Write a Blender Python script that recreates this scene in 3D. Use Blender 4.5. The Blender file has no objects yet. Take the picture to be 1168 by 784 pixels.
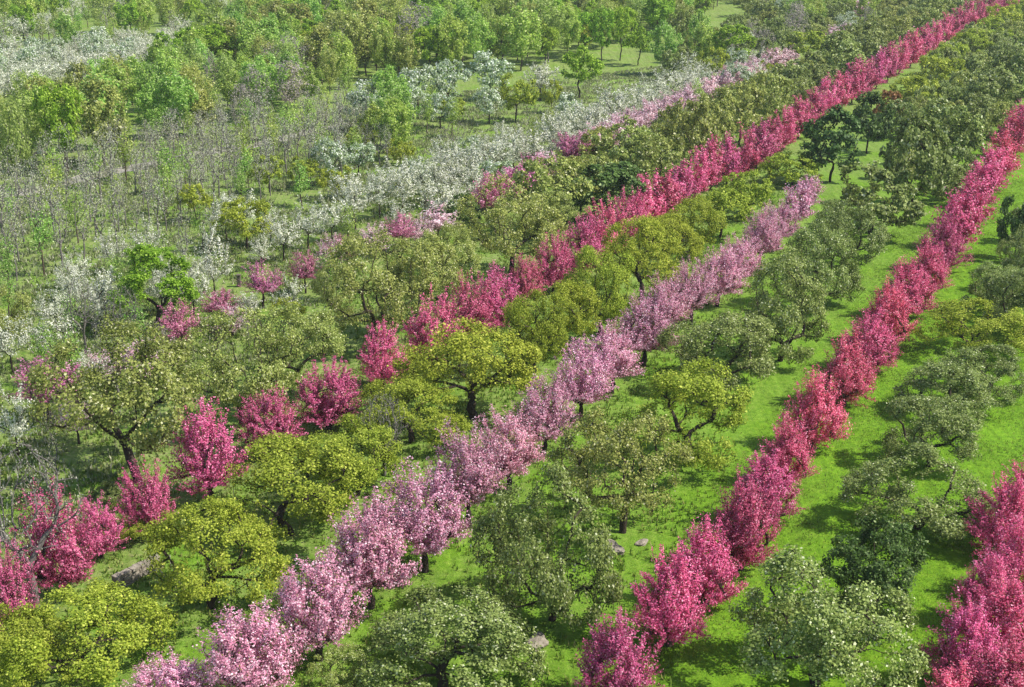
import bpy, math, random
import numpy as np
R = math.radians
sc = bpy.context.scene
COL = sc.collection

# ------------------------------------------------------------------ camera geometry
CX, CY, F = 584.0, 392.0, 1521.0      # measured on the 1168x784 photograph
YH = -140.0
TH = math.atan((CY - YH) / F)
HC = 33.0
cT, sT = math.cos(TH), math.sin(TH)

def gz(x, y):
    return (0.16 * math.sin(x * 0.11 + 1.3) * math.cos(y * 0.07) + 0.10 * math.sin(x * 0.31 + y * 0.23)
            + 0.05 * math.sin(x * 0.9 - y * 0.55) * math.cos(y * 0.8 + x * 0.2))

def ray(px, py):
    u = (px - CX) / F; v = (CY - py) / F
    return (u, cT + v * sT, -sT + v * cT)

def ground_at(px, py, z=0.0):
    d = ray(px, py); t = (z - HC) / d[2]
    return d[0] * t, d[1] * t, t

# ------------------------------------------------------------------ colours / materials
def lin(h):
    h = h.lstrip('#'); c = [int(h[i:i + 2], 16) / 255 for i in (0, 2, 4)]
    return tuple(((x / 12.92) if x <= 0.04045 else ((x + 0.055) / 1.055) ** 2.4) for x in c) + (1.0,)

def nt_new(name):
    m = bpy.data.materials.new(name); m.use_nodes = True
    nt = m.node_tree; nt.nodes.clear(); return m, nt

def leaf_mat(name, c1, c2, fleck, fleck_at=0.9, trans=0.35, hue=0.02, val=0.25, rough=0.6, spec=0.3, twig=None):
    m, nt = nt_new(name); N = nt.nodes; L = nt.links
    at = N.new('ShaderNodeAttribute'); at.attribute_name = 'tone'
    cr = N.new('ShaderNodeValToRGB'); e = cr.color_ramp.elements
    e[0].position = 0.0; e[0].color = lin(c1); e[1].position = fleck_at - 0.03; e[1].color = lin(c2)
    x = e.new(fleck_at); x.color = lin(fleck)
    if twig:
        x.position = fleck_at; q = e.new(0.955); q.color = lin(fleck); q = e.new(0.96); q.color = lin(twig)
    L.new(at.outputs['Fac'], cr.inputs[0])
    oi = N.new('ShaderNodeObjectInfo')
    hs = N.new('ShaderNodeHueSaturation')
    mh = N.new('ShaderNodeMapRange'); mh.inputs['To Min'].default_value = 0.5 - hue; mh.inputs['To Max'].default_value = 0.5 + hue
    L.new(oi.outputs['Random'], mh.inputs['Value']); L.new(mh.outputs[0], hs.inputs['Hue'])
    wn = N.new('ShaderNodeTexWhiteNoise'); wn.noise_dimensions = '1D'; L.new(oi.outputs['Random'], wn.inputs['W'])
    mv = N.new('ShaderNodeMapRange'); mv.inputs['To Min'].default_value = 1 - val; mv.inputs['To Max'].default_value = 1 + val
    L.new(wn.outputs['Value'], mv.inputs['Value']); L.new(mv.outputs[0], hs.inputs['Value'])
    L.new(cr.outputs[0], hs.inputs['Color'])
    p = N.new('ShaderNodeBsdfPrincipled'); p.inputs['Roughness'].default_value = rough
    p.inputs['Specular IOR Level'].default_value = spec
    tr = N.new('ShaderNodeBsdfTranslucent'); mx = N.new('ShaderNodeMixShader'); mx.inputs[0].default_value = trans
    o = N.new('ShaderNodeOutputMaterial')
    L.new(hs.outputs[0], p.inputs['Base Color']); L.new(hs.outputs[0], tr.inputs['Color'])
    L.new(p.outputs[0], mx.inputs[1]); L.new(tr.outputs[0], mx.inputs[2]); L.new(mx.outputs[0], o.inputs[0])
    return m

def solid_mat(name, c1, c2, scale=6.0, rough=0.9, bump=0.3):
    m, nt = nt_new(name); N = nt.nodes; L = nt.links
    tc = N.new('ShaderNodeTexCoord'); n = N.new('ShaderNodeTexNoise')
    n.inputs['Scale'].default_value = scale; n.inputs['Detail'].default_value = 8; n.inputs['Roughness'].default_value = 0.65
    L.new(tc.outputs['Object'], n.inputs['Vector'])
    cr = N.new('ShaderNodeValToRGB'); e = cr.color_ramp.elements
    e[0].position = 0.3; e[0].color = lin(c1); e[1].position = 0.7; e[1].color = lin(c2)
    L.new(n.outputs['Fac'], cr.inputs[0])
    b = N.new('ShaderNodeBump'); b.inputs['Strength'].default_value = bump; b.inputs['Distance'].default_value = 0.1
    L.new(n.outputs['Fac'], b.inputs['Height'])
    p = N.new('ShaderNodeBsdfPrincipled'); p.inputs['Roughness'].default_value = rough; p.inputs['Specular IOR Level'].default_value = 0.2
    L.new(cr.outputs[0], p.inputs['Base Color']); L.new(b.outputs[0], p.inputs['Normal'])
    o = N.new('ShaderNodeOutputMaterial'); L.new(p.outputs[0], o.inputs[0])
    return m

M = {
 'bark_dark': solid_mat('bark_dark', '#2a231e', '#4a4036', 14),
 'bark_grey': solid_mat('bark_grey', '#55504a', '#8a8378', 12),
 'bark_pale': solid_mat('bark_pale', '#8b8378', '#b5aca0', 12),
 'bark_brown': solid_mat('bark_brown', '#3c3129', '#66584b', 12),
 'bark_sap': solid_mat('bark_sapling', '#4c4742', '#847e78', 12),
 'stone': solid_mat('stone', '#6f675b', '#a39a8a', 5, bump=0.8),
 'wood_old': solid_mat('wood_old', '#4b443c', '#7a7064', 9),
 'white_wall': solid_mat('white_wall', '#cfcfca', '#e4e4e0', 2),
 'roof_grey': solid_mat('roof_grey', '#5a5c60', '#777a7e', 4),
}
LM = {
 'magenta': leaf_mat('magenta_blossom', '#b83664', '#f07ca4', '#f8b0c6', 0.88, 0.33, 0.012, 0.20, twig='#7a6a35'),
 'rose':    leaf_mat('rose_blossom', '#ba4270', '#ee82aa', '#f7b0c6', 0.88, 0.33, 0.012, 0.18, twig='#7a6a35'),
 'softmagenta': leaf_mat('soft_magenta_blossom', '#a8587c', '#dc8cb0', '#f0bccf', 0.85, 0.35, 0.012, 0.14, twig='#85803f'),
 'pink':    leaf_mat('light_pink_blossom', '#c07894', '#ecaec4', '#f8dde6', 0.8, 0.33, 0.012, 0.14, twig='#85803f'),
 'palepink':leaf_mat('pale_pink_blossom', '#bf929c', '#e6c2ca', '#f5e6e8', 0.75, 0.35, 0.012, 0.10),
 'apple':   leaf_mat('apple_leaves', '#6e8034', '#b2b864', '#dcdca8', 0.94, 0.34, 0.014, 0.14, 0.6, 0.2),
 'yellow':  leaf_mat('yellow_green_leaves', '#7b8e2a', '#b2bd46', '#d0d662', 0.92, 0.40, 0.010, 0.12, 0.6, 0.15),
 'grey':    leaf_mat('grey_green_leaves', '#5c7030', '#a3b060', '#d6daac', 0.945, 0.32, 0.006, 0.16, 0.55, 0.25),
 'dark':    leaf_mat('dark_green_leaves', '#365420', '#5c7a34', '#94a86c', 0.92, 0.3, 0.012, 0.12, 0.55, 0.25),
 'bright':  leaf_mat('bright_green_leaves', '#6c9228', '#9fc03c', '#c0d862', 0.9, 0.42, 0.014, 0.12, 0.6, 0.15),
 'wood':    leaf_mat('woodland_leaves', '#769a3c', '#b2cb60', '#d4de98', 0.9, 0.42, 0.025, 0.16, 0.6, 0.15),
 'olive':   leaf_mat('olive_young_leaves', '#849444', '#b0bf64', '#ccd28e', 0.9, 0.42, 0.02, 0.12, 0.6, 0.15),
 'white':   leaf_mat('white_blossom', '#98a06e', '#c6cbb0', '#eae9d8', 0.52, 0.35, 0.01, 0.08),
 'whitegreen': leaf_mat('white_and_green', '#76905a', '#adbd90', '#ecefe2', 0.74, 0.35, 0.01, 0.1),
 'haze':    leaf_mat('bud_haze', '#a8a894', '#c6c4b4', '#c4cc90', 0.75, 0.4, 0.02, 0.12),
 'mauve':   leaf_mat('mauve_buds', '#8e8480', '#b2a8a2', '#c4bc9c', 0.85, 0.4, 0.012, 0.12),
 'rust':    leaf_mat('rusty_leaves', '#8e6440', '#ad8252', '#a9a458', 0.85, 0.35, 0.01, 0.1),
}

# ------------------------------------------------------------------ mesh builders
def mesh_obj(name, V, Fc, mat, parent=None, tone=None, smooth=False):
    me = bpy.data.meshes.new(name)
    V = np.asarray(V, dtype=np.float32)
    if isinstance(Fc, np.ndarray) and Fc.ndim == 2:
        nf, k = Fc.shape
        me.vertices.add(len(V)); me.vertices.foreach_set('co', V.ravel())
        me.loops.add(nf * k); me.loops.foreach_set('vertex_index', Fc.astype(np.int32).ravel())
        me.polygons.add(nf); me.polygons.foreach_set('loop_start', np.arange(0, nf * k, k, dtype=np.int32))
        me.update(calc_edges=True); me.validate()
    else:
        me.from_pydata([tuple(map(float, v)) for v in V], [], Fc); me.update()
    if tone is not None:
        a = me.attributes.new('tone', 'FLOAT', 'FACE'); a.data.foreach_set('value', np.asarray(tone, dtype=np.float32))
    if smooth:
        me.polygons.foreach_set('use_smooth', np.ones(len(me.polygons), dtype=bool))
    me.materials.append(mat)
    o = bpy.data.objects.new(name, me)
    if parent is not None: o.parent = parent
    return o

def norm(v):
    v = np.asarray(v, dtype=float); n = np.linalg.norm(v, axis=-1, keepdims=True); return v / np.maximum(n, 1e-9)

def cards(P, size, nrm_bias, rng, aspect=1.0, axis=None):
    """rhombic leaf faces at P; returns verts, quads"""
    n = len(P)
    nn = norm(nrm_bias + rng.normal(0, 0.62, (n, 3)))
    a = rng.normal(0, 1, (n, 3)) if axis is None else axis + rng.normal(0, 0.35, (n, 3))
    t = norm(a - (a * nn).sum(1, keepdims=True) * nn)
    b = np.cross(nn, t)
    s = (size * rng.uniform(0.65, 1.35, n))[:, None]
    t = t * s * 0.5 * aspect; b = b * s * 0.5
    k = rng.uniform(0.0, 0.35, n)[:, None]
    V = np.stack([P - t, P + b * 0.9 - t * k, P + t, P - b * 0.9 - t * k], 1).reshape(-1, 3)
    Q = np.arange(n * 4).reshape(n, 4)
    return V, Q

class Skel:
    def __init__(s):
        s.paths = []; s.P = []; s.par = []; s.w = []
    def add(s, pos, par):
        s.P.append(np.asarray(pos, float)); s.par.append(par); s.w.append(0.0); return len(s.P) - 1
    def path(s, start, pts):
        ids = [start]; 
        for p in pts: ids.append(s.add(p, ids[-1]))
        s.paths.append(ids); return ids
    def finish(s, rtip, power=0.5):
        n = len(s.P); kids = [0] * n
        for i in range(n):
            if s.par[i] >= 0: kids[s.par[i]] += 1
        w = [1.0 if kids[i] == 0 else 0.0 for i in range(n)]
        for i in range(n - 1, -1, -1):
            if s.par[i] >= 0: w[s.par[i]] += w[i]
        s.w = w
        s.r = [rtip * (x ** power) for x in w]
    def mesh(s, minr=0.0):
        V = []; Fc = []
        for ids in s.paths:
            rr = [s.r[i] for i in ids]
            if len(ids) > 1 and s.par[ids[0]] >= -1: rr[0] = min(rr[0], rr[1] * 1.25)
            if max(rr) < minr: continue
            k = 7 if rr[0] > 0.06 else (4 if rr[0] > 0.02 else 3)
            base = len(V); pts = [s.P[i] for i in ids]
            for j, p in enumerate(pts):
                d = (pts[min(j + 1, len(pts) - 1)] - pts[max(j - 1, 0)]); d = d / (np.linalg.norm(d) + 1e-9)
                u = np.cross(d, (0.31, 0.92, 0.2) if abs(d[2]) > 0.5 else (0, 0, 1)); u /= np.linalg.norm(u) + 1e-9
                v = np.cross(d, u); r = rr[j] * (0.5 if j == len(pts) - 1 else 1)
                for q in range(k):
                    a = 2 * math.pi * q / k
                    V.append(p + (u * math.cos(a) + v * math.sin(a)) * r)
            for j in range(len(pts) - 1):
                for q in range(k):
                    q2 = (q + 1) % k
                    Fc.append((base + j * k + q, base + j * k + q2, base + (j + 1) * k + q2, base + (j + 1) * k + q))
        return np.array(V), np.array(Fc)

def grow(rng, tips, trunk_top, trunk_base=(0, 0, 0), lean=0.15, seg=0.35, curve=0.25, graph=0.35, wob=0.05, trunk_n=4):
    s = Skel()
    tb = np.array(trunk_base, float); tt = np.array(trunk_top, float)
    root = s.add(tb + (0, 0, -0.25), -1)
    pts = []
    for i in range(1, trunk_n + 1):
        f = i / trunk_n
        pts.append(tb + (tt - tb) * f + rng.normal(0, wob, 3) * (1, 1, 0.2) * (1 if i < trunk_n else 0.3))
    ids = s.path(root, pts)
    gd = {i: 0.0 for i in ids}
    fork = ids[-1]
    attach = [ids[-1], ids[-2]]
    tips = sorted(tips, key=lambda p: np.linalg.norm(p - s.P[fork]))
    A = list(attach); AP = [s.P[i] for i in A]; AG = [0.0, 0.25]
    tip_paths = []
    for p in tips:
        Q = np.array(AP); dv = p - Q; d = np.linalg.norm(dv, axis=1)
        down = np.maximum(0, -dv[:, 2]) * 0.7
        cost = d + graph * np.array(AG) + down
        j = int(np.argmin(cost)); q = A[j]; qp = s.P[q]; dist = d[j]
        n = max(2, int(dist / seg) + 1)
        par = s.par[q]; pd = norm(qp - s.P[par]) if par >= 0 else np.array((0, 0, 1.0))
        c1 = qp + (pd * curve + norm(p - qp) * 0.2) * dist
        pts = []
        for i in range(1, n + 1):
            t = i / n
            b = (1 - t) ** 2 * qp + 2 * t * (1 - t) * c1 + t * t * p
            if i < n: b = b + rng.normal(0, wob, 3)
            pts.append(b)
        ids = s.path(q, pts)
        for i, nid in enumerate(ids[1:], 1):
            if i < len(ids) - 0:
                A.append(nid); AP.append(s.P[nid]); AG.append(AG[j] + dist * i / n)
        tip_paths.append(ids)
    return s, tip_paths

def sample_paths(s, tip_paths, rng, n, lo=0.4, hi=1.02):
    """n random points along the outer part of the shoots: pos, direction"""
    segs = []; 
    for ids in tip_paths:
        m = len(ids) - 1
        for i in range(m):
            if (i + 1) / m > lo: segs.append((ids[i], ids[i + 1]))
    segs = np.array(segs); P = np.array(s.P)
    a = P[segs[:, 0]]; b = P[segs[:, 1]]; ln = np.linalg.norm(b - a, axis=1)
    k = rng.choice(len(segs), n, p=ln / ln.sum()); t = rng.uniform(0, 1.08, n)[:, None]
    return a[k] + (b[k] - a[k]) * t, norm(b[k] - a[k])

def crown_vase(rng, H, Rr, cb, n_shoot, n_leaf, leaf, thick=0.09, spread=1.0, inner=True, low=0.0, rtip=0.008, cone=0.0):
    """radiating upright shoots clad in blossom"""
    tips = []
    n_l = max(8, n_shoot // 11)
    mid = []
    for i in range(n_l):                                # main limbs
        a = 2 * math.pi * (i + rng.uniform(-.3, .3)) / n_l; e = rng.uniform(0.0, 1.4)
        r = Rr * 0.56 * math.cos(e) * spread; mid.append(np.array((r * math.cos(a), r * math.sin(a), H * (cb + 0.10 + (1 - cb) * 0.50 * math.sin(e)))))
    amp = rng.uniform(0, 6.28, 4)
    for i in range(n_shoot):
        a = rng.uniform(0, 2 * math.pi); z = rng.uniform(low, 1.0) ** 0.85
        e = math.asin(min(1, z))
        f = (0.80 + 0.22 * rng.random() + (0.14 if rng.random() < 0.06 else 0)) * (1 + 0.08 * math.sin(2 * a + amp[0] + 2 * z) + 0.12 * math.sin(4 * a + amp[1] + 6 * z) + 0.06 * math.sin(9 * a + amp[2] - 9 * z))
        if inner and rng.random() < 0.42: f *= rng.uniform(0.45, 0.85)
        r = Rr * math.cos(e) ** (1.0 - 0.1 * z) * f * (0.82 + 0.18 * min(1, z / 0.22)) * (1 - cone * z)
        zz = H * (cb + 0.06 + (0.94 - cb) * (0.05 + 0.95 * z) * min(1.08, f))
        tips.append(np.array((r * math.cos(a), r * math.sin(a), zz)))
    s, tp = grow(rng, mid, (0, 0, H * (cb + 0.03)), seg=0.35, curve=0.2, wob=0.03, trunk_n=3)
    # shoots attach with long straight runs
    A = [i for ids in tp for i in ids[1:]]; AP = np.array([s.P[i] for i in A])
    sp = []
    for p in tips:
        dv = p - AP; d = np.linalg.norm(dv, axis=1)
        rad = norm(p - np.array((0, 0, H * cb * 0.8)))
        cosv = (dv / d[:, None]) @ rad
        j = int(np.argmin(np.abs(d - 0.24 * H) + (1 - cosv) * 0.55 * H + rng.uniform(0, .15, len(d))))
        q = AP[j]; dist = d[j]; n = 4; up = np.array((0, 0, 0.10 * dist))
        pts = []
        for i in range(1, n + 1):
            t = i / n; pts.append(q + (p - q) * t - up * 4 * t * (1 - t) * 0.5 + rng.normal(0, 0.012, 3) * dist)
        sp.append(s.path(A[j], pts))
        # side sprigs
    s.finish(rtip, 0.5)
    P, D = sample_paths(s, sp, rng, n_leaf, 0.3)
    P = P + rng.normal(0, thick, (n_leaf, 3)) * rng.uniform(0.3, 1.0, (n_leaf, 1))
    c = np.array((0, 0, H * (cb + 0.3 * (1 - cb))))
    out = norm(P - c); bias = out * 1.25 + np.array((0, 0, 0.15))
    return s, cards(P, leaf, bias, rng, 1.35, D)

def crown_round(rng, H, Rr, cb, n_tip, n_leaf, leaf, lumps=12, clump=0.34, flat=1.0, gap=0.0, droop=0.0, rtip=0.014, power=0.52, low_start=-0.75):
    cz = H * (cb + 1) / 2; az = H * (1 - cb) / 2
    C = []
    for i in range(lumps):
        for _ in range(20):
            z = rng.uniform(low_start, 0.95); a = 2.399963 * i + rng.uniform(-.5, .5)
            rad = math.sqrt(max(0, 1 - z * z))
            f = rng.uniform(0.42, 0.82)
            c = np.array((rad * f * math.cos(a), rad * f * math.sin(a), z * 0.66))
            if all(np.linalg.norm(c - q[0]) > 0.26 for q in C): break
        C.append((c, rng.uniform(0.22, 0.44)))
    tips = []
    for k in range(n_tip):
        c, r = C[k % lumps]
        d = norm(rng.normal(0, 1, 3) + c * 1.7 + (0, 0, 0.2))
        p = c + d * r * rng.uniform(0.7, 1.12)
        q = np.linalg.norm(p)
        if q > 1.06: p = p / q * 1.06
        p = p * (Rr, Rr, az * flat)
        p[2] += cz - droop * (p[0] ** 2 + p[1] ** 2) / Rr ** 2 * az
        tips.append(p)
    tt = (rng.normal(0, 0.06) * Rr, rng.normal(0, 0.06) * Rr, H * (cb + 0.10))
    s, tp = grow(rng, tips, tt, seg=0.38 * Rr / 3 + 0.1, curve=0.28, graph=0.30, wob=0.045)
    s.finish(rtip, power)
    cen = np.array([t for t in tips]); 
    wt = np.where(rng.random(n_tip) < gap, 0.15, 1.0) * rng.uniform(0.6, 1.4, n_tip); wt /= wt.sum()
    n1 = int(n_leaf * 0.72)
    k = rng.choice(n_tip, n1, p=wt)
    off = norm(rng.normal(0, 1, (n1, 3))) * (rng.random((n1, 1)) ** 0.5) * clump * (1.0, 1.0, 0.8)
    P1 = cen[k] + off
    P2, D2 = sample_paths(s, tp, rng, n_leaf - n1, 0.55); P2 = P2 + rng.normal(0, 0.13, P2.shape)
    P = np.vstack([P1, P2])
    lo = np.zeros_like(P); lo[:n1] = norm(off)
    out = norm(P - (0, 0, cz - az * 0.4)); bias = out * 0.75 + lo * 0.4 + np.array((0, 0, 0.25))
    return s, cards(P, leaf, bias, rng, 1.2)

def crown_tall(rng, H, Rr, cb, n_tip, n_leaf, leaf, rtip=0.009, forks=3):
    """slender woodland tree: steep branches, upright narrow crown"""
    cz = H * (cb + 1) / 2; az = H * (1 - cb) / 2
    tips = []
    for i in range(n_tip):
        z = rng.uniform(-0.85, 1.0); a = rng.uniform(0, 6.283)
        rad = math.sqrt(max(0, 1 - z * z)) * rng.uniform(0.35, 1.05) * (1 + 0.2 * math.sin(3 * a + z * 3))
        tips.append(np.array((rad * Rr * math.cos(a), rad * Rr * math.sin(a), cz + az * z)))
    s, tp = grow(rng, tips, (rng.normal(0, .1), rng.normal(0, .1), H * cb), seg=0.6, curve=0.35, graph=0.5, wob=0.03)
    s.finish(rtip, 0.5)
    P, D = sample_paths(s, tp, rng, n_leaf, 0.35)
    P = P + rng.normal(0, 0.24, P.shape) * (1, 1, 1.1)
    out = norm(P - (0, 0, cz)); bias = out * 0.7 + np.array((0, 0, 0.3))
    return s, cards(P, leaf, bias, rng, 1.4)

def crown_bare(rng, H, Rr, cb, n_tip, n_leaf, leaf, rtip=0.011, power=0.48):
    tips = []
    cz = H * (cb + 1) / 2; az = H * (1 - cb) / 2
    for i in range(n_tip):
        z = rng.uniform(-0.6, 1.0); a = rng.uniform(0, 6.283)
        rad = math.sqrt(max(0, 1 - z * z)) * rng.uniform(0.5, 1.05)
        tips.append(np.array((rad * Rr * math.cos(a), rad * Rr * math.sin(a), cz + az * z)))
    s, tp = grow(rng, tips, (0, 0, H * cb), seg=0.55, curve=0.16, graph=0.45, wob=0.025)
    s.finish(rtip, power)
    P, D = sample_paths(s, tp, rng, max(n_leaf, 30), 0.5)
    P = P + rng.normal(0, 0.10, P.shape)
    return s, cards(P, leaf, norm(rng.normal(0, 1, P.shape)) * 0.3 + (0, 0, .3), rng, 1.3)

# species: builder, unit height, unit crown radius, clean-trunk share, material, bark, name words
# SP[key] = dict(fn, H, R, cb, hi(n1,n2,leaf), lo(n1,n2,leaf), leaf, bark, obj name, category, look)
SP = {
 'magenta': dict(k='vase', H=4.4, R=2.0, cb=0.04, hi=(360, 21000, .060), lo=(120, 5200, .125), mat='magenta', bark='bark_brown', low=0.0, cone=0.38,
                 name='magenta_blossom_tree', cat='blossom tree', look='bushy magenta blossom tree', n=6),
 'rose':    dict(k='vase', H=4.8, R=1.9, cb=0.08, hi=(280, 17000, .060), lo=(110, 5200, .125), mat='rose', bark='bark_dark', low=0.0, cone=0.25,
                 name='crimson_blossom_tree', cat='blossom tree', look='upright crimson pink blossom tree', n=6),
 'pink':    dict(k='vase', H=5.0, R=2.1, cb=0.17, hi=(300, 20000, .060), lo=(110, 5000, .12), mat='pink', bark='bark_dark', low=0.1,
                 name='light_pink_blossom_tree', cat='blossom tree', look='light pink blossom tree', n=6),
 'palepink':dict(k='vase', H=4.5, R=1.9, cb=0.2, hi=(110, 3600, .085), lo=(80, 2200, .125), mat='palepink', bark='bark_dark', low=0.0,
                 name='pale_pink_blossom_tree', cat='blossom tree', look='thin pale pink blossom tree', n=3),
 'softpink':dict(k='vase', H=4.6, R=2.0, cb=0.12, hi=(110, 5000, .10), lo=(90, 4200, .125), mat='palepink', bark='bark_dark', low=0.0,
                 name='pale_pink_blossom_tree', cat='blossom tree', look='full pale pink blossom tree', n=3),
 'rosethin':dict(k='vase', H=5.0, R=1.7, cb=0.28, hi=(130, 4600, .08), lo=(80, 2800, .12), mat='softmagenta', bark='bark_dark', low=0.0,
                 name='magenta_blossom_tree', cat='blossom tree', look='small open magenta blossom tree', n=4),
 'apple':   dict(k='round', H=5.6, R=3.1, cb=0.15, hi=(220, 17500, .085), lo=(110, 4800, .19), mat='apple', bark='bark_dark', gap=0.38,
                 name='olive_green_tree', cat='fruit tree', look='spreading olive green tree', n=5),
 'yellow':  dict(k='round', H=4.8, R=3.0, cb=0.12, hi=(240, 18500, .084), lo=(110, 5000, .18), mat='yellow', bark='bark_dark', gap=0.35, droop=0.15,
                 name='yellow_green_tree', cat='fruit tree', look='broad yellow green tree', n=5),
 'grey':    dict(k='round', H=5.4, R=3.0, cb=0.05, hi=(280, 26000, .084), lo=(120, 6200, .20), mat='grey', bark='bark_dark', gap=0.22, droop=0.25,
                 name='grey_green_tree', cat='fruit tree', look='rounded grey green tree', n=6),
 'dark':    dict(k='round', H=5.6, R=2.6, cb=0.14, hi=(210, 17000, .11), lo=(110, 5600, .2), mat='dark', bark='bark_dark', gap=0.1, droop=0.15,
                 name='dark_green_tree', cat='tree', look='dense dark green tree', n=3),
 'bright':  dict(k='round', H=6.5, R=2.6, cb=0.16, hi=(170, 12000, .13), lo=(110, 5000, .2), mat='bright', bark='bark_dark', gap=0.1,
                 name='bright_green_tree', cat='tree', look='bright fresh green tree', n=3),
 'ywood':   dict(k='round', H=5.2, R=2.6, cb=0.2, hi=(130, 5200, .15), lo=(90, 3400, .2), mat='yellow', bark='bark_dark', gap=0.25,
                 name='yellow_green_tree', cat='tree', look='loose yellow green tree', n=3),
 'tall':    dict(k='tall', H=8.0, R=2.6, cb=0.24, hi=(100, 4200, .17), lo=(80, 4600, .21), mat='wood', bark='bark_brown', rtip=0.016,
                 name='woodland_tree', cat='tree', look='slender green woodland tree', n=5),
 'talldark':dict(k='tall', H=8.0, R=2.5, cb=0.22, hi=(100, 4200, .18), lo=(80, 4600, .22), mat='apple', bark='bark_dark', rtip=0.016,
                 name='deep_green_woodland_tree', cat='tree', look='deeper green woodland tree', n=3),
 'tallolive':dict(k='tall', H=8.0, R=2.5, cb=0.22, hi=(90, 2200, .17), lo=(80, 2900, .2), mat='olive', bark='bark_grey', rtip=0.016,
                 name='olive_brown_tree', cat='tree', look='thin olive woodland tree', n=3),
 'tallgrey':dict(k='tall', H=8.0, R=2.2, cb=0.22, hi=(140, 1500, .12), lo=(110, 1100, .16), mat='mauve', bark='bark_grey', rtip=0.013,
                 name='grey_leafless_tree', cat='tree', look='leafless grey woodland tree', n=3),
 'white':   dict(k='vase', H=5.0, R=2.1, cb=0.25, hi=(80, 2700, .09), lo=(70, 2100, .112), mat='white', bark='bark_dark', low=0.0,
                 name='white_blossom_tree', cat='blossom tree', look='open white blossom tree', n=5),
 'wgreen':  dict(k='round', H=5.0, R=2.5, cb=0.18, hi=(130, 5000, .13), lo=(90, 3400, .18), mat='whitegreen', bark='bark_dark', gap=0.2,
                 name='white_green_tree', cat='blossom tree', look='white frosted green tree', n=3),
 'sapling': dict(k='tall', H=6.4, R=1.15, cb=0.34, hi=(44, 420, .085), lo=(40, 380, .105), mat='haze', bark='bark_sap', rtip=0.021,
                 name='bare_grey_tree', cat='bare tree', look='slim bare grey tree', n=7),
 'saplingleaf': dict(k='tall', H=5.4, R=1.25, cb=0.35, hi=(36, 900, .13), lo=(34, 800, .15), mat='wood', bark='bark_brown', rtip=0.019,
                 name='slim_green_tree', cat='tree', look='slim young pale green tree', n=4),
 'bare':    dict(k='bare', H=6.2, R=2.8, cb=0.28, hi=(320, 1200, .055), lo=(140, 400, .1), mat='haze', bark='bark_sap', rtip=0.018,
                 name='leafless_tree', cat='bare tree', look='wide leafless tree', n=2),
 'rust':    dict(k='round', H=4.8, R=2.4, cb=0.2, hi=(90, 3600, .19), lo=(80, 2600, .25), mat='rust', bark='bark_dark', gap=0.2,
                 name='rust_brown_tree', cat='tree', look='small rust brown tree', n=1),
}
PROTO = {}
def proto(sp, lod, i):
    key = (sp, lod, i)
    if key in PROTO: return PROTO[key]
    d = SP[sp]; rng = np.random.default_rng(list(SP).index(sp) * 1000 + (500 if lod == 'lo' else 0) + i)
    n1, n2, leaf = d[lod]
    H, Rr, cb = d['H'], d['R'], d['cb']
    if d['k'] == 'vase':
        s, (V, Q) = crown_vase(rng, H, Rr, cb, n1, n2, leaf, low=d['low'], cone=d.get('cone', 0.1), thick=leaf * (1.5 if sp in ('pink', 'magenta') else 1.2))
    elif d['k'] == 'round':
        s, (V, Q) = crown_round(rng, H, Rr, cb, n1, n2, leaf, gap=d.get('gap', 0), droop=d.get('droop', 0), clump=0.36 if lod == 'hi' else 0.42,
                                lumps=int(rng.integers(13, 18)))
    elif d['k'] == 'tall':
        s, (V, Q) = crown_tall(rng, H, Rr, cb, n1, n2, leaf, rtip=d.get('rtip', 0.011))
    else:
        s, (V, Q) = crown_bare(rng, H, Rr, cb, n1, n2, leaf, rtip=d.get('rtip', 0.011))
    tv, tf = s.mesh(0.0)
    t = mesh_obj('trunk', tv, tf, M[d['bark']], smooth=True)
    c = mesh_obj('crown', V, Q, LM[d['mat']], tone=rng.random(len(Q)))
    # true extents of the crown for scaling
    r = np.percentile(np.linalg.norm(V[:, :2], axis=1), 97); top = np.percentile(V[:, 2], 99.5); bot = np.percentile(V[:, 2], 4)
    PROTO[key] = (t, c, r, top, bot)
    return PROTO[key]

PLACED = []      # x, y, r
GROUPS = {}
_rnd = random.Random(7)
USED = {}
def put_tree(sp, x, y, radius, height, group, label, rot=None):
    d = SP[sp]
    dist = math.hypot(x, y)
    lod = 'hi' if dist < 125 else 'lo'
    n = d['n'] if lod == 'hi' else min(d['n'], 3)
    k = USED.get((sp, lod), 0); USED[(sp, lod)] = k + 1
    t, c, r, top, bot = proto(sp, lod, k % n)
    root = bpy.data.objects.new(d['name'], None); root.empty_display_size = 0.3
    root.location = (x, y, gz(x, y)); root.rotation_euler = (_rnd.gauss(0, .035), _rnd.gauss(0, .035), _rnd.uniform(0, 6.283) if rot is None else rot)
    root.scale = (radius / r, radius / r, height / top)
    root['label'] = label; root['category'] = d['cat']; root['group'] = group
    COL.objects.link(root)
    for o in (t, c):
        q = o.copy(); q.parent = root; COL.objects.link(q)
    PLACED.append((x, y, radius))
    return root

ONES = ['', 'first', 'second', 'third', 'fourth', 'fifth', 'sixth', 'seventh', 'eighth', 'ninth', 'tenth', 'eleventh', 'twelfth', 'thirteenth',
        'fourteenth', 'fifteenth', 'sixteenth', 'seventeenth', 'eighteenth', 'nineteenth']
TENS = {2: ('twentieth', 'twenty'), 3: ('thirtieth', 'thirty'), 4: ('fortieth', 'forty'), 5: ('fiftieth', 'fifty'), 6: ('sixtieth', 'sixty'), 7: ('seventieth', 'seventy')}
def ordw(n):
    if n < 20: return ONES[n]
    a, b = divmod(n, 10)
    return TENS[a][0] if b == 0 else TENS[a][1] + '-' + ONES[b]

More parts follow.
